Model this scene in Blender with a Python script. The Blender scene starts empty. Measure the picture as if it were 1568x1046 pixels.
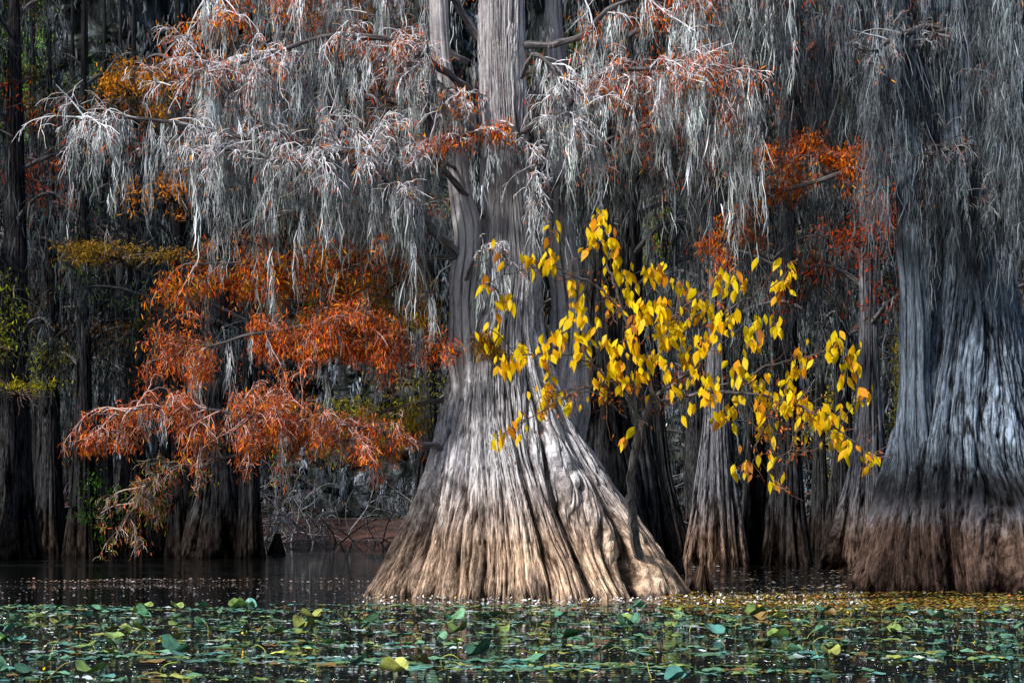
import bpy, math
import numpy as np
from mathutils import Vector
rng = np.random.default_rng(11)
F0 = 3000.0; H = 1.32
def at(px, py, d):            # survey helper: bearing + distance -> metres
    return np.array([(px-784)*d/F0, d, H+(780-py)*d/F0])
def U(a, b, n=None): return rng.uniform(a, b, n)

# ---------------------------------------------------------------- builders
class MB:
    def __init__(s): s.V=[]; s.F=[]; s.C=[]; s.X=[]; s.n=0
    def add(s, V, F, C, X=None):
        V=np.asarray(V,float).reshape(-1,3); F=np.asarray(F,int).reshape(-1,4)
        C=np.asarray(C,float).reshape(-1,3)
        s.V.append(V); s.F.append(F+s.n); s.C.append(C); s.n+=len(V)
        s.X.append(np.full(len(V),.8) if X is None else np.asarray(X,float).ravel())
    def arrays(s): return np.concatenate(s.V),np.concatenate(s.F),np.concatenate(s.C),np.concatenate(s.X)
    def make(s, name, mat, parent=None, smooth=True):
        if not s.V: return None
        return mkmesh(name,[(s,mat,smooth)],parent)
def mkmesh(name, parts, parent=None):
    Vs,Fs,Cs,Xs,Ms,Ss=[],[],[],[],[],[]; off=0; mats=[]
    for b,mat,sm in parts:
        if not b.V: continue
        V,F,C,X=b.arrays(); Vs.append(V); Fs.append(F+off); Cs.append(C); Xs.append(X); off+=len(V)
        Ms.append(np.full(len(F),len(mats),np.int32)); Ss.append(np.full(len(F),sm,bool)); mats.append(mat)
    V=np.concatenate(Vs); F=np.concatenate(Fs); C=np.concatenate(Cs); X=np.concatenate(Xs)
    me=bpy.data.meshes.new(name)
    me.vertices.add(len(V)); me.vertices.foreach_set('co', V.astype(np.float32).ravel())
    me.loops.add(F.size); me.loops.foreach_set('vertex_index', F.astype(np.int32).ravel())
    me.polygons.add(len(F)); me.polygons.foreach_set('loop_start', (np.arange(len(F))*4).astype(np.int32))
    try: me.polygons.foreach_set('loop_total', np.full(len(F),4,np.int32))
    except Exception: pass
    for m_ in mats: me.materials.append(m_)
    me.polygons.foreach_set('material_index', np.concatenate(Ms))
    me.update(calc_edges=True)
    a=me.attributes.new('Col','FLOAT_VECTOR','POINT'); a.data.foreach_set('vector', C.astype(np.float32).ravel())
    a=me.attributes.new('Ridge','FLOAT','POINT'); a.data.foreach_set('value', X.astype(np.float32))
    me.polygons.foreach_set('use_smooth', np.concatenate(Ss))
    ob=bpy.data.objects.new(name, me); bpy.context.scene.collection.objects.link(ob)
    if parent: ob.parent=parent
    return ob

def empty(name):
    e=bpy.data.objects.new(name,None); bpy.context.scene.collection.objects.link(e); return e

def norm(v): return v/(np.linalg.norm(v,axis=-1,keepdims=True)+1e-9)

def ribbons(mb, P, W, side, C):
    N,K,_=P.shape
    V=np.stack([P-side[:,None]*W[...,None], P+side[:,None]*W[...,None]],axis=2)
    idx=np.arange(N*K*2).reshape(N,K,2)
    F=np.stack([idx[:,:-1,0],idx[:,:-1,1],idx[:,1:,1],idx[:,1:,0]],axis=-1)
    mb.add(V,F,np.repeat(C,K*2,axis=0))

def tubes(mb, P, R, S=4, C=None, bc=False, realz=False):
    N,K,_=P.shape
    T=norm(np.gradient(P,axis=1)); ref=norm(np.array([0.31,0.93,0.17]))
    u=norm(np.cross(T,ref)); v=np.cross(T,u)
    th=np.arange(S)/S*2*np.pi
    rr=R[:,:,None,None]; X=None
    if realz:
        k=np.arange(K)[None,:,None,None]
        g=np.abs(np.sin(4.5*th[None,None,:,None]+.02*k+.5*np.sin(k*.05)))**.7*.6+np.abs(np.sin(9.5*th[None,None,:,None]+.03*k+1))**.7*.4
        rr=rr*(.88+.2*g+rng.normal(0,.018,(N,K,S,1))); X=np.clip(g[...,0]*1.15,0,1)*np.ones((N,K,S))
    V=P[:,:,None]+rr*(np.cos(th)[None,None,:,None]*u[:,:,None]+np.sin(th)[None,None,:,None]*v[:,:,None])
    idx=np.arange(N*K*S).reshape(N,K,S); nx=np.roll(idx,-1,axis=2)
    F=np.stack([idx[:,:-1],nx[:,:-1],nx[:,1:],idx[:,1:]],axis=-1)
    if bc:
        L=np.cumsum(np.linalg.norm(np.diff(P,axis=1,prepend=P[:,:1]),axis=-1),axis=1)+3
        if realz: L=P[:,:,2]
        q=.35 if realz else 1.
        CC=np.stack(np.broadcast_arrays(q*np.cos(th)[None,None],q*np.sin(th)[None,None],L[:,:,None]),axis=-1)
    else: CC=np.repeat(C,K*S,axis=0)
    mb.add(V,F,CC,X)

def spline(ctrl,n):
    c=np.asarray(ctrl,float); m=len(c)
    p=np.vstack([2*c[0]-c[1],c,2*c[-1]-c[-2]])
    t=np.linspace(0,m-1-1e-6,n); i=t.astype(int); f=(t-i)[:,None]
    a,b,d,e=p[i],p[i+1],p[i+2],p[i+3]
    return .5*(2*b+(d-a)*f+(2*a-5*b+4*d-e)*f**2+(3*b-a-3*d+e)*f**3)

def grow(P0,D0,L,K,droop,jit):
    N=len(P0); P=np.zeros((N,K,3)); P[:,0]=P0; d=norm(D0); st=(L/(K-1))[:,None]
    for k in range(1,K):
        d=norm(d+np.array([0,0,-droop])+rng.normal(0,jit,(N,3)))
        P[:,k]=P[:,k-1]+d*st
    return P
def pick(P,n,lo=.15,hi=1.):
    N,K,_=P.shape; i=rng.integers(0,N,n); t=U(lo,hi,n)*(K-1-1e-6); k=t.astype(int); f=(t-k)[:,None]
    a=P[i,k]; b=P[i,k+1]
    return a*(1-f)+b*f, norm(b-a)

def shade(col,n,v=.25,hue=.06):
    c=np.asarray(col,float); return np.clip(c*(1+rng.normal(0,v,(n,1)))*(1+rng.normal(0,hue,(n,3))),.003,.95)

def moss(mb, Cn, L, R, ns, tone, w=.0060, K=4):
    N=len(Cn)
    n=N*ns; ci=np.repeat(np.arange(N),ns)
    u=U(0,1,n)**1.05
    nt=4; ta=U(0,6.28,(N,nt)); tr=U(.2,1.,(N,nt)); tl=U(.4,1.,(N,nt)); tl[:,0]=1; k=rng.integers(0,nt,n)
    u=u*tl[ci,k]; rad=R[ci]*(1-.6*u); ox=np.cos(ta[ci,k])*tr[ci,k]*rad; oy=np.sin(ta[ci,k])*tr[ci,k]*rad
    j=rng.normal(0,.22,(n,2))*R[ci][:,None]*(1-.6*u)[:,None]
    lean=rng.normal(0,.06,(N,2))[ci]; wv=U(0,6.28,N)[ci]
    s=Cn[ci].copy(); s[:,0]+=ox+j[:,0]+lean[:,0]*u*L[ci]+.025*np.sin(u*L[ci]*5+wv); s[:,1]+=oy+j[:,1]+lean[:,1]*u*L[ci]
    s[:,2]-=u*L[ci]*.88
    l=L[ci]**.8*U(.10,.38,n)*(1-.3*u)
    P=np.zeros((n,K,3)); P[:,0]=s; d=np.stack([rng.normal(0,.26,n),rng.normal(0,.26,n),-np.ones(n)],1)
    for q in range(1,K):
        d[:,:2]=d[:,:2]*.3+rng.normal(0,.2,(n,2)); P[:,q]=P[:,q-1]+d*(l/(K-1))[:,None]
    W=np.outer(U(.5,1.5,n)*w, np.array([.6,1,.8,.2]) if K==4 else np.array([.8,1,.15]))
    a=U(0,np.pi,n); side=np.stack([np.cos(a),np.sin(a)*.6,rng.normal(0,.15,n)],1)
    ct=np.clip(1+rng.normal(-.08,.40,(N,1)),.22,1.85)[ci]*(1.12-.3*u)[:,None]
    ribbons(mb,P,W,side,np.clip(shade(tone,n,.32,.04)*ct,.004,.9))

def sprays(mb,Pt,cols,l=(.05,.12),w=.010,spread=.04,hang=.9):
    n=len(Pt); cols=np.asarray(cols,float); c=cols[rng.integers(0,len(cols),n)]
    c=np.clip(c*(1+rng.normal(0,.3,(n,1))),.004,.95)
    Pt=Pt+rng.normal(0,spread,(n,3))
    d=norm(rng.normal(0,.6,(n,3))+np.array([0,0,-hang])); L=U(*l,n)
    P=grow(Pt,d,L,3,.15,.2); W=np.outer(U(.6,1.4,n)*w,[.3,1,.2]); a=norm(np.cross(d,rng.normal(0,1,(n,3))))
    ribbons(mb,P,W,a,c)

# ---------------------------------------------------------------- materials
def newmat(name):
    m=bpy.data.materials.new(name); m.use_nodes=True; nt=m.node_tree; nt.nodes.clear()
    return m,nt,nt.nodes,nt.links
def leafmat(name,trans=.35,nscale=5.,rough=.6,spec=False,lo=.6,hi=1.35):
    m,nt,N,L=newmat(name)
    o=N.new('ShaderNodeOutputMaterial'); at_=N.new('ShaderNodeAttribute'); at_.attribute_name='Col'
    tc=N.new('ShaderNodeTexCoord'); nz=N.new('ShaderNodeTexNoise'); nz.inputs['Scale'].default_value=nscale; nz.inputs['Detail'].default_value=1
    L.new(tc.outputs['Object'],nz.inputs['Vector'])
    mr=N.new('ShaderNodeMapRange'); mr.inputs['From Min'].default_value=.3; mr.inputs['From Max'].default_value=.7; mr.inputs['To Min'].default_value=lo; mr.inputs['To Max'].default_value=hi
    L.new(nz.outputs['Fac'],mr.inputs['Value'])
    vm=N.new('ShaderNodeVectorMath'); vm.operation='SCALE'; L.new(at_.outputs['Vector'],vm.inputs[0]); L.new(mr.outputs[0],vm.inputs['Scale'])
    if spec:
        d=N.new('ShaderNodeBsdfPrincipled'); d.inputs['Roughness'].default_value=rough; d.inputs['Specular IOR Level'].default_value=.2; L.new(vm.outputs[0],d.inputs['Base Color'])
    else:
        d=N.new('ShaderNodeBsdfDiffuse'); L.new(vm.outputs[0],d.inputs['Color'])
    if trans<=0: L.new(d.outputs[0],o.inputs['Surface']); return m
    t=N.new('ShaderNodeBsdfTranslucent'); L.new(vm.outputs[0],t.inputs['Color'])
    mx=N.new('ShaderNodeMixShader'); mx.inputs[0].default_value=trans
    L.new(d.outputs[0],mx.inputs[1]); L.new(t.outputs[0],mx.inputs[2]); L.new(mx.outputs[0],o.inputs['Surface'])
    return m
def ramp(N,stops):
    r=N.new('ShaderNodeValToRGB'); e=r.color_ramp.elements
    while len(e)<len(stops): e.new(.5)
    for i,(p,c) in enumerate(stops): e[i].position=p; e[i].color=(*c,1)
    return r
def barkmat(name,up,low,zs,black=None,bump=1.,dist=.05,zw=.35,rings=30.,zsc=2.2,fis=1.,det=4,top=None,wetv=.35):
    m,nt,N,L=newmat(name)
    o=N.new('ShaderNodeOutputMaterial'); b=N.new('ShaderNodeBsdfDiffuse'); b.inputs['Roughness'].default_value=.8
    L.new(b.outputs[0],o.inputs['Surface'])
    a=N.new('ShaderNodeAttribute'); a.attribute_name='Col'; rd=N.new('ShaderNodeAttribute'); rd.attribute_name='Ridge'
    def noise(sc,det,rg=.65):
        mp=N.new('ShaderNodeMapping'); mp.inputs['Scale'].default_value=sc; L.new(a.outputs['Vector'],mp.inputs['Vector'])
        n=N.new('ShaderNodeTexNoise'); n.inputs['Scale'].default_value=1.; n.inputs['Detail'].default_value=det; n.inputs['Roughness'].default_value=rg
        L.new(mp.outputs[0],n.inputs['Vector']); return n.outputs['Fac']
    def math_(op,x,y):
        n=N.new('ShaderNodeMath'); n.operation=op
        for i,v in enumerate((x,y)):
            if v is None: continue
            if isinstance(v,(int,float)): n.inputs[i].default_value=v
            else: L.new(v,n.inputs[i])
        return n.outputs[0]
    n1=noise((rings,rings,zsc*1.7),det,.8); n2=noise((3.2,3.2,1.),2)
    mid=lambda c: tuple((x+y)/2*.85 for x,y in zip(*c))
    ru=ramp(N,[(.36,up[0]),(.49,mid(up)),(.61,up[1])]); rl=ramp(N,[(.36,low[0]),(.49,mid(low)),(.61,low[1])])
    L.new(n1,ru.inputs[0]); L.new(n1,rl.inputs[0])
    sx=N.new('ShaderNodeSeparateXYZ'); L.new(a.outputs['Vector'],sx.inputs[0])
    ad=math_('ADD',math_('MULTIPLY',math_('ADD',n1,n2),.8),sx.outputs['Z'])
    def rng_(lo,hi,a0=0,a1=1,base=None):
        mr=N.new('ShaderNodeMapRange'); bz=zs if base is None else base; mr.inputs['From Min'].default_value=bz+.8+lo; mr.inputs['From Max'].default_value=bz+.8+hi
        mr.inputs['To Min'].default_value=a0; mr.inputs['To Max'].default_value=a1; L.new(ad,mr.inputs['Value']); return mr.outputs[0]
    def mixc(f,A,B,bt='MIX'):
        x=N.new('ShaderNodeMix'); x.data_type='RGBA'; x.blend_type=bt
        for v,s in ((f,'Factor'),(A,'A'),(B,'B')):
            if isinstance(v,(int,float)) or isinstance(v,tuple): x.inputs[s].default_value=v
            else: L.new(v,x.inputs[s])
        return x.outputs['Result']
    out=mixc(rng_(-zw,zw),rl.outputs[0],ru.outputs[0])
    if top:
        rt=ramp(N,[(.34,top[0]),(.6,top[1])]); L.new(n1,rt.inputs[0]); out=mixc(rng_(0,1.6,base=4.4),out,rt.outputs[0])  # pale upper bark, its colour lightened to offset shading from the limbs
    if black:
        mm=math_('MULTIPLY',rng_(-.3,.1),rng_(black,black+.7,1,0)); mm=math_('MULTIPLY',mm,.9); out=mixc(mm,out,(.010,.010,.011,1))
    pr=ramp(N,[(.35,(.5,.5,.52)),(.65,(1.15,1.13,1.1))]); L.new(n2,pr.inputs[0])
    out=mixc(.9,out,pr.outputs[0],'MULTIPLY')
    wet=rng_(-.05,.3,wetv,1,base=0); wc=N.new('ShaderNodeCombineXYZ'); [L.new(wet,wc.inputs[i]) for i in range(3)]; out=mixc(1.,out,wc.outputs[0],'MULTIPLY')
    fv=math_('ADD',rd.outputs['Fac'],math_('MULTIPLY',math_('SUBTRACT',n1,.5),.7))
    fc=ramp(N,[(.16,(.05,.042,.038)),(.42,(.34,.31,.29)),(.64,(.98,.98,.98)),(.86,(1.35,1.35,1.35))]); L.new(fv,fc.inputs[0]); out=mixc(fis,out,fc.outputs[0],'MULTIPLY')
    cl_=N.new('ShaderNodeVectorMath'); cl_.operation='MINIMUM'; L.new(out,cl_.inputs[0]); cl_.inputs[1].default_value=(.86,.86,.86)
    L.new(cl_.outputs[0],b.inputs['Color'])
    bp=N.new('ShaderNodeBump'); bp.inputs['Strength'].default_value=bump; bp.inputs['Distance'].default_value=dist; L.new(n1,bp.inputs['Height']); L.new(bp.outputs[0],b.inputs['Normal'])
    return m

M_moss=leafmat('spanish_moss',0,2.0,lo=.42,hi=1.55)
M_leaf=leafmat('cypress_needles',.3,3.,lo=.5,hi=1.4)
M_yel=leafmat('yellow_leaf',.45,14.,.5,True,lo=.9,hi=1.12)
M_twig=leafmat('twig_bark',0.,9.)
M_limb=barkmat('limb_bark',((.05,.045,.045),(.30,.28,.29)),((.05,.04,.03),(.2,.15,.12)),-5,rings=4,dist=.02,fis=.2,det=2)
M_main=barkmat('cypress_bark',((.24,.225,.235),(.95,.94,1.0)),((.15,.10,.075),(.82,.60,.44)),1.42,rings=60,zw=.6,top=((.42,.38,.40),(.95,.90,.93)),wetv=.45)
M_right=barkmat('cypress_bark_bluish',((.045,.055,.07),(.31,.39,.50)),((.022,.016,.013),(.16,.105,.085)),1.45,black=.45,rings=52,zw=.5)
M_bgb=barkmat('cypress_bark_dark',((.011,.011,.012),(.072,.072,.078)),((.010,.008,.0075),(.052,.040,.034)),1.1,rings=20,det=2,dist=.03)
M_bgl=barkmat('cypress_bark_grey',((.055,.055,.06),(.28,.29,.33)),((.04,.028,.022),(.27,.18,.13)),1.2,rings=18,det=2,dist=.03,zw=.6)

# ---------------------------------------------------------------- trunk
def vnoise(r,TH,Z,kt,kz,zmax):
    nz=int(kz*zmax)+4; G=r.uniform(0,1,(nz,kt))
    a=(TH/(2*np.pi)*kt)%kt; b=np.clip(Z*kz+1.5,0,nz-1.001)
    i=np.floor(a).astype(int)%kt; f=a-np.floor(a); j=np.floor(b).astype(int); g=b-j
    f=f*f*(3-2*f); g=g*g*(3-2*g); i2=(i+1)%kt
    return (G[j,i]*(1-f)+G[j,i2]*f)*(1-g)+(G[j+1,i]*(1-f)+G[j+1,i2]*f)*g
def trunk(mb, cx, cy, prof, N=64, M=60, n0=5, n1=9, n2=25, a0=.08, a1=.14, a2=.05, bark=.03, kt=60, zf=3.2, seed=0):
    r=np.random.default_rng(seed); prof=np.array(prof,float)
    z0,z1=prof[0,0],prof[-1,0]; t=np.linspace(0,1,M)**1.5; z=z0+(z1-z0)*t
    def sm(col):
        return sum(np.interp(z+o,prof[:,0],prof[:,col]) for o in (-.3,-.15,0,.15,.3))/5
    R=sm(1); X=cx+sm(2); Y=cy+sm(3)
    th=np.arange(N)/N*2*np.pi; TH,Z=np.meshgrid(th,z)
    ph=r.uniform(0,6.28,12)
    W=TH+.14*np.sin(2*TH+ph[0])+.09*np.sin(3*TH+ph[1])+.05*np.sin(.8*Z+2*TH+ph[2])+.018*np.sin(1.9*Z+6*TH)
    rib0=np.abs(np.sin(n0*W/2+ph[6]))**.8
    rib1=np.abs(np.sin(n1*W/2+ph[3]))**.7
    wob=(vnoise(r,TH,Z,24,1.1,z1+2)-.5)*.05+(vnoise(r,TH,Z,70,2.6,z1+2)-.5)*.02
    W2=W+.03*np.sin(.9*Z+5*TH+ph[4])+wob
    rib2=np.abs(np.sin(n2*W2/2+ph[5]))**.7
    f=np.clip(1-Z/zf,0,1)**.7; g=.25+.75*f
    am=.1+1.6*vnoise(r,TH,Z,n2,.4,z1+2); am1=.35+1.3*vnoise(r,TH,Z,n1,.35,z1+2)
    lump=sum(np.sin(k*TH+r.uniform(-2.,2.)*Z+r.uniform(0,6.28)) for k in (2,3,4,5))/4
    RR=R[:,None]*(1+a0*f*(rib0-.6)+a1*(.15+.85*f)*am1*(rib1-.6)+a2*g*am*(rib2-.6)+.04*lump)
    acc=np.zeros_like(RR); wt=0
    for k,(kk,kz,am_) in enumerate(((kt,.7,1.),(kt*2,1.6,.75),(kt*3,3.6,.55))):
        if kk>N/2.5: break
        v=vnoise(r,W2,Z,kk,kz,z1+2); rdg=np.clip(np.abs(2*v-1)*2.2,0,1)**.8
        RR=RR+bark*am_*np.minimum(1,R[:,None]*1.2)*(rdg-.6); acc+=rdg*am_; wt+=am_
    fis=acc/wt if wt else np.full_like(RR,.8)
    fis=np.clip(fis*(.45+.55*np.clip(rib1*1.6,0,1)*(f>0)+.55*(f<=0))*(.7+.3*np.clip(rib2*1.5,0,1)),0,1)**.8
    V=np.stack([X[:,None]+RR*np.cos(TH),Y[:,None]+RR*np.sin(TH),Z],-1)
    idx=np.arange(M*N).reshape(M,N); nx=np.roll(idx,-1,axis=1)
    F=np.stack([idx[:-1],nx[:-1],nx[1:],idx[1:]],-1)
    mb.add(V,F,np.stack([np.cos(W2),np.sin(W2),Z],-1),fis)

SILV=(.72,.71,.75); BRN=(.10,.075,.06)
MOSS_L=(.335,.36,.37)
RUST=[(.95,.165,.010),(.95,.25,.013),(.75,.10,.013),(.85,.32,.018),(.45,.07,.02),(.25,.05,.02)]
PINK=[(.82,.21,.08),(.72,.16,.06),(.92,.19,.03),(.5,.17,.09),(.3,.08,.04)]
OLIVE=[(.34,.32,.03),(.45,.33,.03),(.6,.36,.03),(.22,.25,.03)]
class Tree:
    def __init__(s): s.bark=MB(); s.limb=MB(); s.twig=MB(); s.moss=MB(); s.leaf=MB()
    def finish(s,name,bm,merge=False):
        if merge:
            return mkmesh(name,[(s.bark,bm,True),(s.limb,M_limb,True),(s.twig,M_twig,True),(s.moss,M_moss,False),(s.leaf,M_leaf,False)])
        e=empty(name)
        s.bark.make('trunk',bm,e)
        mkmesh('limbs',[(s.limb,M_limb,True),(s.twig,M_twig,True)],e)
        if s.moss.V: s.moss.make('spanish_moss',M_moss,e,False)
        if s.leaf.V: s.leaf.make('needle_foliage',M_leaf,e,False)
        return e

def limb(T,ctrl,r0,r1,nsec=14,sec=.9,tw=SILV,tmix=.7,nter=6,nq=3,mossn=20,mL=(.5,1.3),mR=.10,mtone=MOSS_L,ms=46,leafn=0,cols=RUST,lo=.2,droop=.16,spread=.05,up=.15,trad=.0068,lsz=.0078,mp=1.5):
    C=spline(ctrl,40); C=C+np.cumsum(rng.normal(0,.010,C.shape),0)
    P=C[None]; tubes(T.limb,P,np.linspace(r0,r1,40)[None]*(1+.12*np.sin(np.arange(40)*1.7))[None],8,bc=True)
    p,t=pick(P,nsec,lo); d=t*.7+rng.normal(0,.75,(nsec,3))*np.array([1,1,.6])+[0,0,up]
    S=grow(p,d,U(.45,1.1,nsec)*sec,7,droop*.6,.16)
    def col(n):
        m=(U(0,1,n)<tmix)[:,None]; return np.where(m,shade(tw,n,.2,.03),shade(BRN,n,.3,.05))
    tubes(T.twig,S,np.repeat(np.linspace(trad*2.2,trad*.9,7)[None],nsec,0),4,col(nsec))
    n=nsec*nter; p,t=pick(S,n,.1); Q=grow(p,t*.9+rng.normal(0,.6,(n,3)),U(.25,.6,n)*sec*.75,5,droop*1.5,.2)
    tubes(T.twig,Q,np.repeat(np.linspace(trad*1.1,trad*.6,5)[None],n,0),3,col(n))
    G=Q
    if nq:
        n2=n*nq; p,t=pick(Q,n2,.15); G=grow(p,t+rng.normal(0,.6,(n2,3)),U(.1,.28,n2)*sec,4,droop*2.2,.2)
        tubes(T.twig,G,np.repeat(np.linspace(trad*.75,trad*.4,4)[None],n2,0),3,col(n2))
    if mossn:
        k=int(mossn*.45); p1,_=pick(P,k,lo); p2,_=pick(S,mossn-k,.1); p=np.vstack([p1,p2]); m=len(p)
        L=mL[0]*.7+(mL[1]*1.15-mL[0]*.7)*U(0,1,m)**mp
        moss(T.moss,p,L,U(.35,1.2,m)*mR*(.7+.5*L/mL[1]),ms,mtone)
    if leafn:
        a,_=pick(G,int(leafn*1.15),.1); sprays(T.leaf,a,cols,spread=spread*1.25,w=lsz)
    return C

def pth(*a): return [at(x,y,d) for x,y,d in a]

# ================================================================ MAIN CYPRESS
T=Tree(); cy=30.9
prof=[(-.6,2.65,.26,0),(0,2.3,.26,0),(.3,2.1,.245,0),(.8,1.86,.19,0),(1.7,1.40,.07,0),(2.6,1.02,-.085,0),(3.4,.78,-.17,0),(4.2,.60,-.17,0),(4.8,.48,-.04,0),(6.1,.39,-.08,0),(7.5,.36,-.135,0),(9.1,.35,-.165,0),(12,.26,-.1,0),(17,.08,.1,0)]
prof=[(z,r,x*1.03,y) for z,r,x,y in prof]
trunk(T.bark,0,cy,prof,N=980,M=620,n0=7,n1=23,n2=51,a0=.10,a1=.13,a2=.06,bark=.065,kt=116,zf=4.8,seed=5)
def stem(T,c,r,seed=1):
    P=spline(c,90)[None]; rr=np.interp(np.linspace(0,1,90),np.linspace(0,1,len(r)),r); rr=rr*(1+.06*np.sin(np.arange(90)*.6+seed))
    tubes(T.bark,P,rr[None],64,bc=True,realz=True)
stem(T,pth((750,720,30.8),(725,620,30.6),(712,560,30.5),(708,450,30.4),(716,360,30.4),(702,280,30.4),(694,190,30.4),(676,90,30.4),(668,-40,30.5),(650,-250,30.5)),[.3,.3,.24,.2,.2,.17,.15,.15,.12,.06])
stem(T,pth((830,800,31.2),(858,660,31.4),(872,500,31.8),(858,350,31.9),(865,200,31.9),(850,60,31.9),(840,-150,31.9)),[.5,.42,.3,.2,.17,.14,.08],3)
L1=dict(tw=SILV,tmix=.9)
limb(T,pth((705,400,30.4),(650,340,29.8),(590,280,29.4),(480,222,29),(380,208,28.8),(230,182,28.6),(95,178,28.6)),.085,.015,44,1.1,mossn=100,mL=(.5,2.0),nter=8,nq=4,leafn=700,**L1)
limb(T,pth((740,330,30.6),(660,250,29.6),(560,235,29.0),(440,255,28.7),(330,235,28.6)),.06,.015,30,.95,mossn=76,mL=(.5,2.),nter=8,nq=4,leafn=600,**L1)
limb(T,pth((735,150,30.6),(690,110,30),(610,60,29.4),(500,50,29.1),(390,85,28.9),(300,110,28.9)),.07,.015,36,1.,mossn=88,mL=(.5,2.),nter=8,nq=4,leafn=2200,cols=RUST+PINK,**L1)
limb(T,pth((730,60,30.9),(650,-40,30.6),(520,-60,30.2),(400,-40,30),(300,0,30)),.07,.015,28,1.1,mossn=54,mL=(.6,2.),leafn=3600,**L1)
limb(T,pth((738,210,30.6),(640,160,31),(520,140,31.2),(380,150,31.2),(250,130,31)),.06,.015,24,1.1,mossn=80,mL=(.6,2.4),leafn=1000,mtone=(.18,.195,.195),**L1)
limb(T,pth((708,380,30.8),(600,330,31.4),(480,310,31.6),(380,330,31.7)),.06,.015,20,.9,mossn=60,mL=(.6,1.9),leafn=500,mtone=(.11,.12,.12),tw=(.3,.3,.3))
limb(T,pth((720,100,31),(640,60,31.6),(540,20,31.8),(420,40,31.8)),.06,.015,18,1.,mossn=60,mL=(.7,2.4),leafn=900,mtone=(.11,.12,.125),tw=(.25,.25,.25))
limb(T,pth((800,120,30.3),(820,80,29.7),(850,100,29.3),(870,150,29.2),(875,185,29.2)),.04,.012,16,.7,mossn=26,mL=(.5,1.6),nter=8,nq=4,leafn=160,**L1)
limb(T,pth((790,260,30.3),(800,220,29.7),(825,270,29.4),(835,320,29.4)),.035,.012,12,.6,mossn=16,mL=(.4,1.3),nter=7,nq=3,leafn=60,**L1)
limb(T,pth((712,430,30.2),(730,390,29.8),(755,390,29.6),(770,410,29.6)),.03,.012,8,.42,mossn=12,mL=(.4,1.2),mR=.06,nter=6,nq=3,leafn=30,**L1)
limb(T,pth((680,130,30.4),(650,120,29.6),(680,145,29.4),(715,150,29.4)),.03,.012,12,.5,mossn=22,mL=(.4,1.3),leafn=300,**L1)
limb(T,pth((700,260,30.3),(670,235,29.6),(720,215,29.3),(790,208,29.3)),.03,.012,10,.45,mossn=12,mL=(.4,1.1),leafn=1300,cols=RUST+PINK,**L1)
limb(T,pth((800,200,30.6),(870,160,30.2),(930,112,29.8),(1020,100,29.5),(1100,105,29.4),(1180,150,29.4)),.06,.015,32,.9,mossn=84,mL=(.6,2.6),mR=.09,nter=8,nq=4,leafn=3000,cols=RUST+PINK,**L1)
limb(T,pth((800,70,30.8),(880,60,30.5),(930,15,30.4),(1010,-20,30.3),(1120,-30,30.3),(1200,0,30.3)),.06,.015,22,1.,mossn=70,mL=(.7,2.6),leafn=1800,**L1)
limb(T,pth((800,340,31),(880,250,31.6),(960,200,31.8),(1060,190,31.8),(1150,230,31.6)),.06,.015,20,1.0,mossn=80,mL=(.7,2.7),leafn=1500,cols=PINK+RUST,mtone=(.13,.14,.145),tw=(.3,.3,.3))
O=dict(tw=(.40,.28,.26),tmix=.5,mtone=(.24,.25,.255),mR=.06)
limb(T,pth((700,390,30.3),(630,400,30),(540,410,29.6),(420,400,29.4),(290,405,29.3)),.05,.012,34,.85,mossn=26,mL=(.3,1.1),leafn=6000,cols=RUST+[(.5,.32,.03)],spread=.06,**O)
limb(T,pth((705,540,30.2),(640,525,29.7),(540,500,29.2),(400,508,28.9),(270,545,28.8)),.06,.012,44,.85,mossn=28,mL=(.3,1.4),leafn=10500,cols=RUST+PINK,spread=.06,**O)
limb(T,pth((705,545,30.6),(650,480,30.3),(600,450,30),(540,440,30),(500,470,30)),.05,.012,26,.9,mossn=14,mL=(.3,.9),leafn=6500,cols=OLIVE+OLIVE+RUST,spread=.07,**O)
limb(T,pth((700,690,30.6),(640,680,29.9),(540,655,29.2),(420,645,28.8),(290,632,28.5),(165,645,28.4)),.055,.010,48,.85,mossn=10,mL=(.3,.7),leafn=8500,cols=PINK+RUST,spread=.05,nter=8,nq=4,tw=(.60,.40,.36),tmix=.8)
limb(T,pth((560,668,29.3),(430,690,28.9),(320,705,28.7),(240,735,28.7),(200,790,28.7)),.025,.008,26,.6,mossn=4,mL=(.2,.5),leafn=900,cols=PINK+OLIVE,nter=7,nq=3,tw=(.36,.28,.24),tmix=.7)
limb(T,pth((700,610,31),(620,620,30.9),(520,640,30.9),(430,620,30.9)),.04,.012,16,.8,mossn=14,mL=(.3,1.),leafn=3600,cols=OLIVE+[(.35,.18,.03)],spread=.08,**O)
limb(T,pth((720,520,30.),(745,525,29.8),(760,540,29.7)),.03,.01,8,.3,mossn=0,leafn=700,cols=[(.4,.2,.02),(.3,.24,.03),(.5,.16,.02)],tw=BRN)
p=np.array([at(x,y,29.2) for x,y in [(500,560),(418,420),(505,640),(560,440),(660,450),(640,500)]])
moss(T.moss,p,np.array([1.3,.9,.8,1.2,.9,.8]),np.full(6,.06),90,MOSS_L)
p=np.array([at(x,y,30.4) for x,y in zip(U(690,850,20),U(-30,430,20))]); moss(T.moss,p,U(.3,.9,20),U(.03,.07,20),30,(.25,.25,.26))
for k in range(9):
    a=U(-.1,3.25); z=U(10.5,15.5); r=U(2,4.5)
    c=np.array([0,cy,z]); limb(T,[c,c+[math.cos(a)*r*.5,math.sin(a)*r*.5,.5],c+[math.cos(a)*r,math.sin(a)*r,.4]],.06,.015,8,1.2,nter=3,nq=0,mossn=9,mL=(.8,2),ms=18,leafn=300,cols=RUST+OLIVE,lsz=.03)
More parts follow.
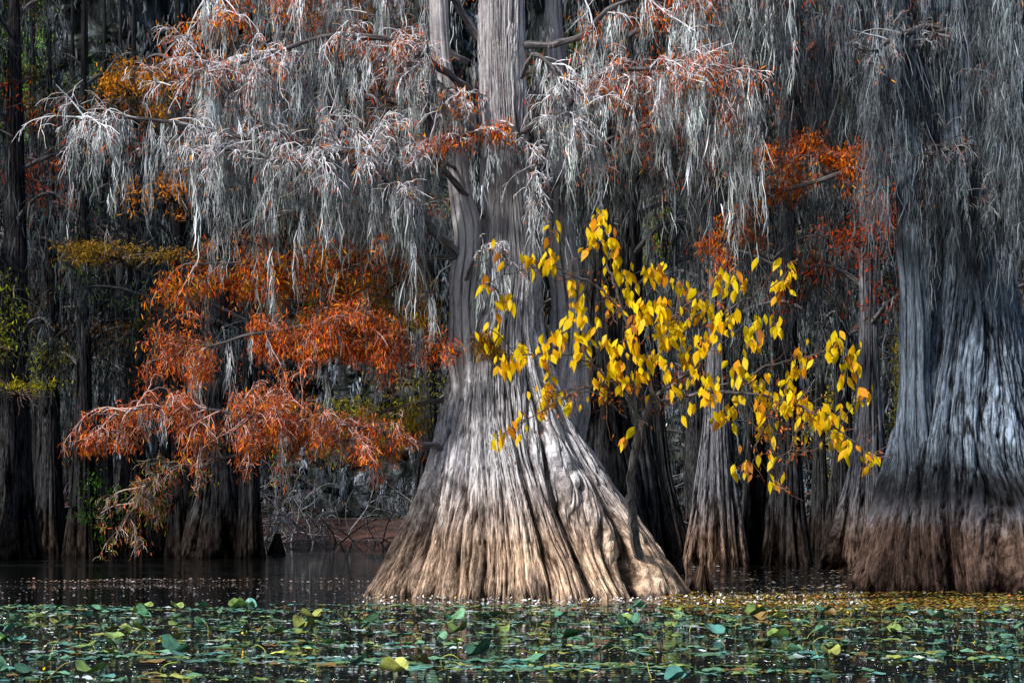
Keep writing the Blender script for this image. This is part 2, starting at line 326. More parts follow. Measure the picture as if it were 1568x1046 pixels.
T.finish('bald_cypress_tree',M_main)

# ================================================================ RIGHT CYPRESS
T=Tree(); cy=32.6
prof=[(-.6,2.2,7.85,0),(0,2.05,7.82,0),(.6,1.88,7.8,0),(1.32,1.68,7.75,0),(2.15,1.32,7.65,0),(3.2,1.04,7.6,0),(4.2,.84,7.62,0),(5.2,.68,7.62,0),(7.2,.52,7.5,0),(9.3,.42,7.35,0),(13,.28,7.3,0),(18,.08,7.2,0)]
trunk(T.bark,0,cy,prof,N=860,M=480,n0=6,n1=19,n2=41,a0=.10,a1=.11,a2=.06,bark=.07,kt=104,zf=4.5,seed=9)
stem(T,pth((1480,960,32.6),(1432,840,32.2),(1408,740,32.1),(1401,640,32.0),(1400,480,31.9),(1392,350,31.8),(1385,200,31.8),(1380,0,31.8),(1370,-200,31.8)),[.8,.6,.38,.27,.22,.19,.16,.13,.08])
GM=(.125,.145,.165)
for (pts,mn,ml,lf) in [
  (pth((1480,60,32),(1420,40,31),(1380,50,30.4),(1340,90,30.2)),56,(.8,3.4),80),
  (pth((1490,0,32),(1500,-40,31),(1540,-30,30.2),(1580,20,30)),62,(1,3.6),50),
  (pth((1490,240,32),(1470,225,31.2),(1430,235,30.8),(1400,250,30.8)),38,(.6,2.4),50),
  (pth((1500,150,32),(1520,120,31),(1550,130,30.6),(1600,160,30.5)),52,(.8,3.2),50),
  (pth((1480,-20,32),(1400,-60,31.5),(1300,-60,31.2),(1200,-30,31.2)),76,(.8,3),700),
  (pth((1470,90,32.2),(1380,40,32.6),(1280,30,32.8),(1180,60,32.8)),76,(.8,3.),900),
  (pth((1480,330,32),(1500,310,31.2),(1540,300,30.9)),18,(.5,1.6),20)]:
    limb(T,pts,.08,.02,14,.7,tw=(.3,.31,.33),mossn=mn,mL=ml,mR=.15,ms=60,mtone=GM,leafn=lf,cols=RUST)
limb(T,pth((1480,60,31.5),(1450,45,31),(1410,65,30.6),(1375,45,30.5)),.05,.02,8,.4,tw=(.4,.42,.45),mossn=0)
limb(T,pth((1390,230,31.3),(1340,250,31),(1260,275,30.8),(1190,300,30.6),(1130,345,30.5),(1100,385,30.5)),.05,.012,24,.6,tw=(.25,.2,.2),mossn=24,mL=(.4,1.6),mtone=(.15,.16,.165),leafn=2400,cols=RUST,droop=.04)
limb(T,pth((1395,210,31.3),(1330,235,31.2),(1240,230,31.1),(1150,225,31)),.04,.012,20,.5,tw=(.25,.2,.2),mossn=22,mL=(.5,2.),mtone=(.15,.16,.165),leafn=2600,cols=RUST,droop=.02)
limb(T,pth((1395,60,31.6),(1310,20,31.8),(1240,70,31.8),(1190,130,31.8)),.05,.012,16,.7,tw=(.2,.2,.2),mossn=58,mL=(.8,3.),mtone=(.12,.13,.135),leafn=1100,cols=PINK)
for k in range(8):
    a=U(0,6.28); z=U(10.5,16); r=U(2,4.5); c=np.array([7.4,cy,z])
    limb(T,[c,c+[math.cos(a)*r*.5,math.sin(a)*r*.5,.5],c+[math.cos(a)*r,math.sin(a)*r,.4]],.06,.015,8,1.2,nter=3,nq=0,mossn=7,mL=(.8,2),ms=16,leafn=250,cols=RUST+OLIVE,lsz=.03)
T.finish('bald_cypress_tree',M_right)

# ================================================================ BACKGROUND CYPRESSES
def bgtree(px,d,hb,ht,tone,zlo=5,nl=14,lean=0.,bark=None,leafp=.3,cols=None,ml=(.8,3.2),ms=19,T=None):
    own=T is None; T=T or Tree(); x=(px-784)*d/F0; seed=int(px*7+d)%9999
    h=U(15,18)*max(1,d/58)
    fl=U(.7,1.3)
    pr=[(-.6,hb*1.1,0,0),(0,hb,0,0),(.7*fl,hb*.82,lean*.05,0),(1.6*fl,hb*.58+ht*.25,lean*.12,0),(2.8*fl,hb*.2+ht*.85,lean*.25,0),(5,ht*1.0,lean*.4,0),(8,ht*.85,lean*.8,.1),(h*.7,ht*.55,lean,0),(h,.05,lean*1.2,0)]
    trunk(T.bark,x,d,pr,N=110,M=60,n0=4,n1=int(U(8,13)),n2=21,a0=.12,a1=.2,a2=.1,bark=.05,kt=40,zf=3.5,seed=abs(seed))
    w=.0125*d/45
    pal=cols or [RUST[4],(.16,.14,.03),(.12,.07,.03),(.28,.12,.03),(.07,.11,.03)]
    for k in range(nl):
        z=zlo+(h*.85-zlo)*(k+U(0,1))/nl; a=U(0,6.28); r=U(1.5,4.2)*(1-.3*z/h)
        c=np.array([x+lean*z/h*.8,d,z]); dr=np.array([math.cos(a),math.sin(a),0])
        C=spline([c,c+dr*r*.35+[0,0,.5],c+dr*r*.7+[0,0,.6],c+dr*r+[0,0,.2]],12)[None]
        tubes(T.limb,C,np.linspace(.07,.015,12)[None],5,bc=True)
        S0,t=pick(C,9,.2); S=grow(S0,t*.5+rng.normal(0,.8,(9,3)),U(.4,1.2,9),5,.08,.2)
        tubes(T.twig,S,np.repeat(np.linspace(.014,.006,5)[None],9,0),3,shade(np.array(tone)*1.5,9))
        m=14; p=np.vstack([pick(C,8,.1)[0],pick(S,6,.2)[0]])
        L=ml[0]*.6+(ml[1]*1.1-ml[0]*.6)*U(0,1,m)**1.7
        moss(T.moss,p,L,U(.1,.32,m),ms,np.array(tone)*U(.6,1.35),w=w,K=3)
        if U(0,1)<leafp:
            cc=pal[rng.integers(0,len(pal))]; q,_=pick(S,350,.0); sprays(T.leaf,q,[cc,np.array(cc)*.6],l=(.08,.18),w=.02,spread=.16)
    if own: T.finish('bald_cypress_tree',bark or M_bgb,merge=True)
DK=(.042,.049,.054); MD=(.085,.096,.10)  # background moss tones, darkened to paint in canopy shade
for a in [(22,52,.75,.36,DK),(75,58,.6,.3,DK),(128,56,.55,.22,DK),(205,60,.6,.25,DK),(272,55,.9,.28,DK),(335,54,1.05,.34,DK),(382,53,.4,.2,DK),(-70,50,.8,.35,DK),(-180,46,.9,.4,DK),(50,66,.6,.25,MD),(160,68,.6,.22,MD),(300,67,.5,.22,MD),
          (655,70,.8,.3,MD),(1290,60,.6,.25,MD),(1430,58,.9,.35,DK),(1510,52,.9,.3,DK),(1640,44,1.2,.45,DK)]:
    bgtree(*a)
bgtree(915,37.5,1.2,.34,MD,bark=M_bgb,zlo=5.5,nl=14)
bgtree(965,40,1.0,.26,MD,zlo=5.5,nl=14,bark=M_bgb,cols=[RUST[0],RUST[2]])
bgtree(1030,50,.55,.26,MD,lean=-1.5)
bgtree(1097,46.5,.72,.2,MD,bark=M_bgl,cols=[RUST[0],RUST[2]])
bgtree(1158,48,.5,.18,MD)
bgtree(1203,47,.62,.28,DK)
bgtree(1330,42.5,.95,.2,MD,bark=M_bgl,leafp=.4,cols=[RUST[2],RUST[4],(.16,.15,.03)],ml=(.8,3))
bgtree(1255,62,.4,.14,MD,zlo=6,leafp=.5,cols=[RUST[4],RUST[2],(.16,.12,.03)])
FT=Tree()
for k in range(20):
    px=U(-300,1900)
    if 400<px<640 or 1220<px<1300: px+=260
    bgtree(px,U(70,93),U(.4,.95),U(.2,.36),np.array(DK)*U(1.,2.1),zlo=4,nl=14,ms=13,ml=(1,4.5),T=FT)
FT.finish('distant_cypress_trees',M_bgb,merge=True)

T=Tree()
for px,py,d,n,cols,sz in [(185,385,46,1500,[(.26,.17,.02),(.30,.15,.02)],(.95,.6,.13)),(205,130,44,1500,[(.75,.30,.02),(.5,.2,.02)],(.6,.5,.3)),(265,290,40,600,[(.6,.2,.02)],(.5,.4,.3)),(0,520,40,800,[(.30,.28,.02),(.15,.2,.02)],(.3,.5,.7)),(30,590,41,350,[(.36,.31,.02)],(.6,.3,.06)),
        (30,110,70,2400,[(.16,.42,.03),(.25,.5,.04)],(.7,.5,1.9)),(150,290,72,1400,[(.12,.32,.03)],(.5,.5,2.)),(1015,365,60,900,[(.26,.32,.02)],(.25,.3,.5)),(1240,190,62,1500,[(.16,.18,.03)],(1.5,1,1.8)),(1378,590,66,2200,[(.65,.5,.02),(.5,.42,.02)],(.25,.4,1.6)),(1290,610,66,1800,[(.5,.42,.06),(.4,.3,.03)],(.8,.5,1.1)),(160,770,50,400,[(.12,.28,.03)],(.35,.4,.4)),(590,625,42,1200,[(.22,.2,.03)],(1.,.5,.4)),(1330,360,40,900,[RUST[2],(.3,.07,.02)],(.5,.5,.5))]:
    c=at(px,py,d); nb=12; sub=rng.normal(0,.8,(nb,3))*np.array(sz); P=c+sub[rng.integers(0,nb,n)]+rng.normal(0,.3,(n,3))*np.array(sz)
    sprays(T.leaf,P,cols,l=(.06,.15),w=.014,spread=.07,hang=.4)
    S=grow(np.repeat(c[None],26,0)-[0,0,.2],rng.normal(0,1,(26,3))*np.array([1,1,.4]),U(.3,.9,26)*sz[0]*1.3,6,.0,.2); tubes(T.twig,S,np.repeat(np.linspace(.03,.006,6)[None],26,0),3,shade(BRN,26))
T.finish('autumn_understory_foliage',M_bgb,merge=True)

# ================================================================ SHORE BRUSH
T=Tree()
n=380; x=U(-26,26,n); y=U(74,87,n); P0=np.stack([x,y,np.zeros(n)],1)
S=grow(P0,np.stack([rng.normal(0,.8,n),rng.normal(0,.4,n),np.ones(n)],1),U(1.2,4.5,n),8,.06,.24)
tubes(T.twig,S,np.repeat(np.linspace(.04,.01,8)[None],n,0),3,shade((.14,.135,.145),n,.6))
p,t=pick(S,2200,.3); Q=grow(p,t+rng.normal(0,.8,(2200,3)),U(.4,1.4,2200),5,.12,.25)
tubes(T.twig,Q,np.repeat(np.linspace(.018,.007,5)[None],2200,0),3,shade((.15,.15,.165),2200,.6))
p,_=pick(Q,420,0); moss(T.moss,p,U(.4,1.8,420),U(.1,.4,420),16,(.13,.145,.16),w=.022,K=3)
n=200; p=np.stack([U(-24,24,n),U(74,90,n),U(2.6,8.5,n)],1); moss(T.moss,p,U(.6,2.4,n),U(.15,.5,n),22,(.19,.22,.26),w=.026,K=3)
p,_=pick(Q,5000,0); sprays(T.leaf,p,[(.25,.07,.03),(.15,.12,.04),(.1,.08,.06)],l=(.1,.22),w=.025,spread=.3)
T.finish('shoreline_brush',M_bgb,merge=True)

# ================================================================ DISTANT FOREST
mb=MB(); nx_,nz_=260,100
ang=np.linspace(-1.15,1.15,nx_); zz=np.linspace(-.3,31,nz_); A,Z=np.meshgrid(ang,zz)
R=112+2.5*np.sin(A*37)+1.5*np.sin(A*83+Z*.3)+1.2*np.sin(Z*.7+A*21)+rng.normal(0,.6,A.shape); Z=Z+(Z>28)*(1.2+1.2*np.sin(A*61)+np.abs(rng.normal(0,.6,A.shape)))
idx=np.arange(nx_*nz_).reshape(nz_,nx_); F=np.stack([idx[:-1,:-1],idx[:-1,1:],idx[1:,1:],idx[1:,:-1]],-1)
m,nt,N,L=newmat('distant_foliage_haze'); o=N.new('ShaderNodeOutputMaterial'); b=N.new('ShaderNodeBsdfDiffuse'); L.new(b.outputs[0],o.inputs[0])
tc=N.new('ShaderNodeTexCoord'); mp=N.new('ShaderNodeMapping'); mp.inputs['Scale'].default_value=(1,1,.3); L.new(tc.outputs['Object'],mp.inputs[0])
nz=N.new('ShaderNodeTexNoise'); nz.inputs['Scale'].default_value=1.1; nz.inputs['Detail'].default_value=7; nz.inputs['Roughness'].default_value=.72; L.new(mp.outputs[0],nz.inputs['Vector'])
r=ramp(N,[(.38,(.005,.007,.006)),(.50,(.028,.035,.034)),(.58,(.09,.10,.11)),(.67,(.42,.48,.55))]); L.new(nz.outputs['Fac'],r.inputs[0]); L.new(r.outputs[0],b.inputs[0])  # palest stops paint haze and bright sky gaps into the foliage
mb.add(np.stack([R*np.sin(A),R*np.cos(A),Z],-1),F,np.zeros((nx_*nz_,3)))
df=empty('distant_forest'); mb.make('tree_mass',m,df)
mb=MB(); n=2400; a=U(-.36,.36,n); rr=U(94,108,n); p=np.stack([rr*np.sin(a),rr*np.cos(a),U(2,32,n)],1)
moss(mb,p,U(1.5,5,n),U(.2,.8,n),11,(.062,.072,.078),w=.046,K=3); mb.make('hanging_moss',M_moss,df,False)

# ================================================================ YELLOW-LEAVED SAPLING
T=Tree()
def br(c,r0,r1): 
    C=spline(c,30); C[1:-1]+=rng.normal(0,.012,(28,3)); tubes(T.limb,C[None],np.linspace(r0,r1,30)[None],7,bc=True); return C
B=[br(pth((990,900,30.6),(972,820,29.6),(966,740,28.8),(984,650,28.1),(1000,605,27.9)),.085,.05),
   br(pth((984,650,28),(945,592,27.8),(880,545,27.6),(790,545,27.5)),.035,.010),
   br(pth((1000,605,27.9),(965,510,27.8),(935,420,27.7),(912,345,27.7)),.035,.01),
   br(pth((1000,610,27.9),(1075,550,27.7),(1110,480,27.6),(1200,428,27.6)),.03,.008),
   br(pth((1000,615,27.9),(1100,600,27.6),(1200,612,27.4),(1280,655,27.3),(1338,705,27.3)),.03,.007),
   br(pth((1080,600,27.6),(1180,560,27.6),(1240,545,27.6),(1300,545,27.6)),.018,.007),
   br(pth((935,585,27.8),(890,595,27.4),(835,600,27.3)),.018,.007),
   br(pth((960,640,27.9),(900,600,27.6),(830,630,27.4),(758,668,27.4)),.014,.005),
   br(pth((955,480,27.8),(900,430,27.6),(820,410,27.5),(740,435,27.5)),.018,.006),
   br(pth((1010,500,27.8),(1050,470,27.6),(1090,440,27.6)),.018,.007),
   br(pth((1200,612,27.4),(1170,650,27.3),(1150,720,27.3)),.012,.005),
   br(pth((1230,625,27.4),(1210,690,27.3),(1185,750,27.3)),.012,.005)]
AB=np.concatenate(B[1:])
cl=[(915,340,8),(905,372,8),(925,365,8),(845,400,10),(850,355,4),(812,405,6),(770,470,8),(885,455,9),(880,490,10),(860,520,10),(835,540,11),(800,548,12),(775,562,11),(940,395,9),(960,430,10),(1000,420,10),(1010,475,14),(985,490,13),(960,530,11),(1000,555,12),(1040,510,12),(1080,530,12),(1100,505,9),(1050,550,10),(1085,480,8),(1105,432,9),(1125,430,6),(1195,430,9),(1212,425,6),(1160,500,5),(1188,505,7),(1150,530,8),(890,545,9),(945,560,10),(1015,520,12),(980,575,9),(955,592,8),(1030,590,8),(1090,590,9),(1130,570,9),(1165,590,8),(1225,560,10),(1278,535,10),(1305,550,9),(1292,582,7),(1210,590,9),(1200,620,11),(1160,625,9),(1230,630,11),(1262,640,9),(1322,610,5),(1290,635,5),(1105,645,9),(1080,612,6),(1280,675,10),(1292,690,8),(1230,660,5),(1333,705,6),(1180,660,4),(1138,720,7),(1183,748,3),(1192,710,3),(838,600,10),(828,618,9),(860,610,4),(882,630,3),(760,672,6),(800,660,3),(740,430,4),(1060,460,8),(970,470,9),(932,470,9),(970,682,3),(1045,632,3),(920,590,5),(750,515,4),(1040,440,7),(1120,490,7),(905,510,6),(770,385,2),(1155,420,2),(1120,620,5),(1060,580,6),(930,530,8)]
LP=[]
for x,y,k in cl:
    c=at(x,y,U(27.1,28.0)); j=np.argmin(np.linalg.norm((AB-c)*[1,.5,1],axis=1)); q=AB[j]
    tw=spline([q,(q+c)/2+[0,0,.1],c+[0,0,.1],c+[rng.normal(0,.08),rng.normal(0,.1),-.02]],9)
    tubes(T.limb,tw[None],np.linspace(.009,.005,9)[None],4,bc=True)
    LP.append(c+rng.normal(0,1,(int(k*1.6),3))*[.078,.14,.095])
LP=np.vstack(LP); j=rng.integers(0,len(AB),20); LP=np.vstack([LP,AB[j]+rng.normal(0,.1,(20,3))]); n=len(LP)
d=norm(np.stack([rng.normal(0,.42,n),rng.normal(-.1,.35,n),-np.ones(n)],1)); Ln=U(.10,.24,n)
P=grow(LP+[0,0,.08],d,Ln,7,.05,.08)
sd=norm(np.cross(d,norm(np.stack([rng.normal(-.25,.75,n),-np.ones(n),rng.normal(0,.4,n)],1))))
nr=np.cross(d,sd); prw=np.array([.02,.6,1,.98,.75,.35,.02]); W=np.outer(Ln*U(.16,.25,n),prw)[...,None]
fold=U(-.2,.7,n)[:,None,None]
V=np.stack([P-sd[:,None]*W+nr[:,None]*W*fold,P,P+sd[:,None]*W+nr[:,None]*W*fold],2)
idx=np.arange(n*7*3).reshape(n,7,3); Fq=np.concatenate([np.stack([idx[:,:-1,i],idx[:,:-1,i+1],idx[:,1:,i+1],idx[:,1:,i]],-1).reshape(-1,4) for i in (0,1)])
pal=np.array([(1.,.68,.002),(1.,.76,.003),(1.,.52,.003),(1.,.64,.003),(.95,.36,.01),(.7,.52,.01),(.5,.18,.02)])
cc=pal[rng.choice(7,n,p=[.30,.27,.15,.12,.07,.03,.06])]*U(.85,1.0,(n,1))
Y=MB(); Y.add(V,Fq,np.repeat(cc,21,axis=0))
n=len(AB); j=rng.integers(0,n,300); S=grow(AB[j],rng.normal(0,1,(300,3)),U(.2,.6,300),5,.05,.25); tubes(T.twig,S,np.repeat(np.linspace(.006,.003,5)[None],300,0),3,shade((.16,.1,.07),300))
p,_=pick(S,600,.2); sprays(T.leaf,p,[(.7,.2,.03),(.6,.14,.03)],l=(.03,.08),w=.012)
e=empty('yellow_leaved_sapling'); mkmesh('branches',[(T.limb,M_limb,True),(T.twig,M_twig,True),(T.leaf,M_leaf,False)],e); Y.make('leaves',M_yel,e)

# ================================================================ KNEES
for px,py,r,h in [(423,849,.28,.62),(1072,905,.22,.42),(640,838,.12,.2)]:
    d=3960/(py-780); mb=MB(); x=(px-784)*d/F0
    trunk(mb,x,d,[(-.3,r*1.3,0,0),(0,r,0,0),(h*.5,r*.6,.02,0),(h*.85,r*.42,.04,0),(h,r*.12,.05,0)],N=48,M=24,n0=3,n1=7,n2=13,bark=.02,kt=18,zf=2,a1=.2,seed=int(px))
    mb.make('cypress_knee',M_bgl if px>1000 else M_bgb)

# ================================================================ WATER, GROUND
def sheet(name,xs,ys,zf,mat):
    X,Yy=np.meshgrid(xs,ys); Z=zf(X,Yy); idx=np.arange(X.size).reshape(X.shape)
    F=np.stack([idx[:-1,:-1],idx[:-1,1:],idx[1:,1:],idx[1:,:-1]],-1); mb=MB(); mb.add(np.stack([X,Yy,Z],-1),F,np.zeros((X.size,3))); return mb.make(name,mat)
m,nt,N,L=newmat('leaf_litter'); o=N.new('ShaderNodeOutputMaterial'); b=N.new('ShaderNodeBsdfPrincipled'); b.inputs['Roughness'].default_value=.95; L.new(b.outputs[0],o.inputs[0])
tc=N.new('ShaderNodeTexCoord'); nz=N.new('ShaderNodeTexNoise'); nz.inputs['Scale'].default_value=1.5; nz.inputs['Detail'].default_value=9; L.new(tc.outputs['Object'],nz.inputs['Vector'])
r=ramp(N,[(.35,(.015,.008,.006)),(.5,(.07,.03,.02)),(.65,(.16,.065,.042))]); L.new(nz.outputs['Fac'],r.inputs[0]); L.new(r.outputs[0],b.inputs['Base Color'])
sheet('ground',np.concatenate([[-900,-400],np.linspace(-120,120,121),[400,900]]),np.concatenate([[-200,-50],np.linspace(0,130,131),[300,900]]),
      lambda X,Y:np.where(Y>60,np.clip((Y-82+1.5*np.sin(X*.35)+np.sin(X*.9))*.13,-1.2,.8),-1.2)+.08*np.sin(X*1.7)*np.sin(Y*1.3),m)
m,nt,N,L=newmat('swamp_water'); o=N.new('ShaderNodeOutputMaterial'); b=N.new('ShaderNodeBsdfPrincipled'); L.new(b.outputs[0],o.inputs[0])
b.inputs['Base Color'].default_value=(.008,.009,.008,1); b.inputs['Roughness'].default_value=.02; b.inputs['IOR'].default_value=1.33
tc=N.new('ShaderNodeTexCoord'); mp=N.new('ShaderNodeMapping'); mp.inputs['Scale'].default_value=(.6,3.6,1); L.new(tc.outputs['Object'],mp.inputs[0])
nz=N.new('ShaderNodeTexNoise'); nz.inputs['Scale'].default_value=2.2; nz.inputs['Detail'].default_value=2; L.new(mp.outputs[0],nz.inputs['Vector'])
mp2=N.new('ShaderNodeMapping'); mp2.inputs['Scale'].default_value=(.12,.4,1); L.new(tc.outputs['Object'],mp2.inputs[0])
n2=N.new('ShaderNodeTexNoise'); n2.inputs['Scale'].default_value=1.; L.new(mp2.outputs[0],n2.inputs['Vector'])
sy=N.new('ShaderNodeSeparateXYZ'); L.new(tc.outputs['Object'],sy.inputs[0])
fr_=N.new('ShaderNodeMapRange'); fr_.inputs['From Min'].default_value=28; fr_.inputs['From Max'].default_value=21; fr_.inputs['To Min'].default_value=-.12; fr_.inputs['To Max'].default_value=.9; L.new(sy.outputs['Y'],fr_.inputs['Value'])
fb_=N.new('ShaderNodeMapRange'); fb_.inputs['From Min'].default_value=60; fb_.inputs['From Max'].default_value=66; fb_.inputs['To Min'].default_value=0; fb_.inputs['To Max'].default_value=2.5; L.new(sy.outputs['Y'],fb_.inputs['Value'])
s1=N.new('ShaderNodeMath'); L.new(fr_.outputs[0],s1.inputs[0]); L.new(fb_.outputs[0],s1.inputs[1])
s2=N.new('ShaderNodeMath'); L.new(s1.outputs[0],s2.inputs[0]); L.new(n2.outputs['Fac'],s2.inputs[1])
mr=N.new('ShaderNodeMapRange'); mr.inputs['From Min'].default_value=.45; mr.inputs['From Max'].default_value=2.2; mr.inputs['To Min'].default_value=.010; mr.inputs['To Max'].default_value=1.9; L.new(s2.outputs[0],mr.inputs['Value'])
bp=N.new('ShaderNodeBump'); bp.inputs['Strength'].default_value=1.; L.new(mr.outputs[0],bp.inputs['Distance']); L.new(nz.outputs['Fac'],bp.inputs['Height']); L.new(bp.outputs[0],b.inputs['Normal'])
sheet('water',np.array([-900.,-100,0,100,900]),np.array([-150.,0,40,95]),lambda X,Y:X*0,m)

# ================================================================ LILY PADS
m,nt,N,L=newmat('lily_pad'); o=N.new('ShaderNodeOutputMaterial'); b=N.new('ShaderNodeBsdfPrincipled'); b.inputs['Roughness'].default_value=.3; L.new(b.outputs[0],o.inputs[0])
a_=N.new('ShaderNodeAttribute'); a_.attribute_name='Col'; tc=N.new('ShaderNodeTexCoord'); nz=N.new('ShaderNodeTexNoise'); nz.inputs['Scale'].default_value=9; nz.inputs['Detail'].default_value=3; L.new(tc.outputs['Object'],nz.inputs['Vector'])
r=ramp(N,[(.3,(.35,.3,.25)),(.5,(1,1,1)),(.7,(1.2,1.25,1.1))]); L.new(nz.outputs['Fac'],r.inputs[0])
mx=N.new('ShaderNodeMix'); mx.data_type='RGBA'; mx.blend_type='MULTIPLY'; mx.inputs['Factor'].default_value=1; L.new(a_.outputs['Color'],mx.inputs['A']); L.new(r.outputs[0],mx.inputs['B']); L.new(mx.outputs['Result'],b.inputs['Base Color'])
bp=N.new('ShaderNodeBump'); bp.inputs['Distance'].default_value=.02; bp.inputs['Strength'].default_value=.5; L.new(nz.outputs['Fac'],bp.inputs['Height']); L.new(bp.outputs[0],b.inputs['Normal'])
def pads(mb,x,y,r,tilt,lift,cup,cols):
    n=len(x); S=17; rings=np.array([.04,.5,1.]); th=np.linspace(.16,2*np.pi-.16,S); nr_=3
    rot=U(0,6.28,n); TH=th[None,None,:]+rot[:,None,None]; ir=1+.05*np.sin(3*TH+rot[:,None,None]*5)+.03*np.sin(7*TH)
    RR=r[:,None,None]*rings[None,:,None]*ir
    X=RR*np.cos(TH); Yy=RR*np.sin(TH)*U(.8,1,n)[:,None,None]
    Z=cup[:,None,None]*(rings[None,:,None]**2)*r[:,None,None]*(1+.8*np.sin(2*TH+rot[:,None,None]*3))+r[:,None,None]*.05*rings[None,:,None]**3*np.sin(6*TH+rot[:,None,None])
    ta=U(0,6.28,n); ax=np.cos(ta)[:,None,None]; ay=np.sin(ta)[:,None,None]; tt=np.tan(tilt)[:,None,None]
    Z=Z+(X*ax+Yy*ay)*tt+lift[:,None,None]
    Z=np.maximum(Z,.006)
    V=np.stack([X+x[:,None,None],Yy+y[:,None,None],Z],-1)
    idx=np.arange(n*nr_*S).reshape(n,nr_,S); F=np.stack([idx[:,:-1,:-1],idx[:,1:,:-1],idx[:,1:,1:],idx[:,:-1,1:]],-1)
    mb.add(V,F,np.repeat(cols,nr_*S,axis=0))
def patch(x,y): return .5+.38*np.sin(x*.6+1.3*np.sin(y*.7))*np.sin(y*1.4+.5*x)+.36*np.sin(x*.9+y*3.1+1)
GR=np.array([(.12,.30,.19),(.17,.38,.22),(.12,.34,.30),(.27,.40,.11),(.50,.54,.13),(.05,.12,.05),(.28,.18,.06),(.60,.72,.74)])  # last tone paints sky sheen as whitish-blue pads
mb=MB()
n=5600; y=13.9+U(0,1,n)**.8*13.0; x=U(-1,1,n)*(y*.285+.6); k=(patch(x,y)+.22*(y/27)>U(.55,1.0,n)); x,y=x[k],y[k]; n=len(x)
r=U(.03,.10,n)*np.where(y<18,1.25,.95); cols=GR[rng.choice(8,n,p=[.19,.2,.17,.13,.06,.06,.06,.13])]*U(.6,1.3,(n,1))
pads(mb,x,y,r,U(0,.09,n),U(.008,.02,n),U(0,.14,n),cols)
n=130; y=14.4+U(0,1,n)**.7*11.5; x=U(-1,1,n)*(y*.28+.4); r=U(.06,.13,n); cols=GR[rng.choice(8,n,p=[.18,.22,.10,.25,.12,.08,.05,.0])]*U(.6,1.1,(n,1)); lf=U(.0,.02,n)
pads(mb,x,y,r,U(.05,.45,n),lf+r*.2,U(.1,.6,n),cols)
lp=empty('lily_pads'); mb.make('pads',m,lp)
st=MB(); S=grow(np.stack([x,y,np.full(n,-.05)],1),np.stack([rng.normal(0,.2,n),rng.normal(0,.2,n),np.ones(n)],1),lf+r*.2+.05,4,0,.05); tubes(st,S,np.full((n,4),.005),4,shade((.15,.22,.05),n))
k=130; yy=U(15,27,k); xx=U(-1,1,k)*yy*.27; S=grow(np.stack([xx,yy,np.full(k,-.03)],1),np.stack([rng.normal(0,.7,k),rng.normal(0,.5,k),np.ones(k)],1),U(.1,.3,k),7,.25,.12); tubes(st,S,np.full((k,7),.004),4,shade((.3,.3,.08),k)); st.make('stems',M_twig,lp)
def flecks(mb,x,y,s,cols,z=.012,tilt=.25,asp=1.):
    n=len(x); c=np.stack([x,y,np.full(n,z)+U(0,.01,n)],1); a=U(0,6.28,n)
    u=np.stack([np.cos(a),np.sin(a),rng.normal(0,tilt,n)],1)*(s)[:,None]; v=np.stack([-np.sin(a),np.cos(a),rng.normal(0,tilt,n)],1)*(s*U(.4,.9,n))[:,None]
    up=np.array([0,0,1.])*np.maximum(0,np.abs(u[:,2])+np.abs(v[:,2]))[:,None]
    V=np.stack([c-u+up,c-v+up,c+u+up,c+v+up],1); mb.add(V,np.arange(n*4).reshape(n,4),np.repeat(cols,4,axis=0))
mb=MB()
def band(n,x0,x1,py0,py1,s,pal,clump=True,mb=mb,th=0.,**k):
    py=U(py0,py1,n); d=3960/(py-780); px=U(x0,x1,n)
    if clump:
        q=(np.sin(px*.013+py*.5)+np.sin(px*.031+py*1.3+2)+.6*np.sin(px*.09+py*3)+th>U(-1.2,1.4,n)); px,d=px[q],d[q]
    pal=np.array(pal); flecks(mb,(px-784)*d/F0,d,U(s[0],s[1],len(px)),pal[rng.integers(0,len(pal),len(px))]*U(.7,1.2,(len(px),1)),**k)
W_=(.85,.85,.88)
band(1800,-60,620,887,893,(.015,.04),[(.5,.32,.25),(.5,.45,.42),(.65,.6,.6),(.25,.12,.06)],th=-.4,tilt=.14)
band(1100,-60,640,896,925,(.012,.03),[(.4,.35,.36),(.65,.65,.72),(.25,.15,.1)],th=-.7,tilt=.14)
band(3200,540,1330,908,928,(.012,.028),[W_,W_,(.6,.6,.6),(.5,.35,.1)],tilt=.5)
band(3200,560,1600,905,945,(.015,.04),[(.35,.22,.06),(.4,.16,.05),(.35,.3,.1),(.2,.24,.06),(.6,.55,.5)],tilt=.15)
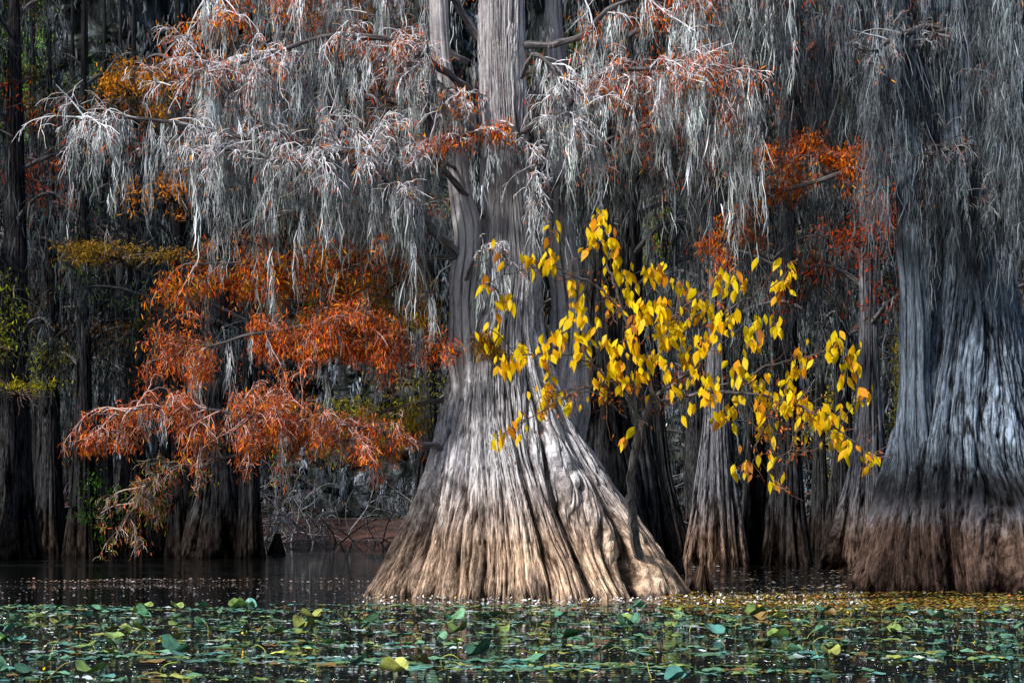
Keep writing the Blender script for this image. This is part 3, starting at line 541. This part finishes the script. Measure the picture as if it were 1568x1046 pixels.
band(9000,1010,1640,908,932,(.02,.04),[(.30,.22,.04),(.36,.26,.05),(.2,.22,.05),(.42,.16,.04)],th=.6,tilt=.15)
band(2000,1040,1640,868,904,(.03,.06),[(.45,.28,.18),(.55,.5,.46),(.3,.2,.08),W_],th=-.1,tilt=.1)
band(10000,-100,1700,928,1046,(.006,.020),[(.4,.4,.12),(.25,.35,.12),(.85,.85,.85),(.35,.25,.06),(.7,.78,.88),(.55,.66,.75)],th=-.3,tilt=.15)  # floating bits; the pale bluish flecks are painted water glints
band(90,-60,1640,925,1046,(.012,.02),[(.9,.6,.02),(.9,.5,.02)],clump=False,tilt=.5)
band(400,1100,1640,920,940,(.012,.026),[(.9,.6,.03)],clump=True)
mb.make('floating_leaves_duckweed_and_glints',leafmat('floating_leaf_and_glint',0,8.),None,False)

# ================================================================ LIGHT, SKY, CAMERA
sc=bpy.context.scene
az=math.radians(226); el=math.radians(38)
sv=Vector((math.sin(az)*math.cos(el),math.cos(az)*math.cos(el),math.sin(el)))
l=bpy.data.lights.new('sun','SUN'); l.energy=5.0; l.angle=math.radians(4); l.color=(1,.96,.9)
lo=bpy.data.objects.new('sun',l); lo.rotation_euler=sv.to_track_quat('Z','Y').to_euler(); sc.collection.objects.link(lo)
w=bpy.data.worlds.new('World'); sc.world=w; w.use_nodes=True; nt=w.node_tree
bg=nt.nodes['Background']; sk=nt.nodes.new('ShaderNodeTexSky'); sk.sky_type='NISHITA'; sk.sun_disc=False; sk.sun_elevation=el; sk.sun_rotation=az
nt.links.new(sk.outputs[0],bg.inputs[0]); bg.inputs[1].default_value=.12
sc.view_settings.view_transform='Standard'; sc.view_settings.look='None'; sc.view_settings.exposure=0
c=bpy.data.cameras.new('camera'); co=bpy.data.objects.new('camera',c); sc.collection.objects.link(co); sc.camera=co
co.location=(0,0,H); co.rotation_euler=(math.radians(90),0,0); c.sensor_width=36; c.lens=F0/1568*36; c.shift_y=(780-523)/1568; c.clip_end=3000; c.clip_start=.1
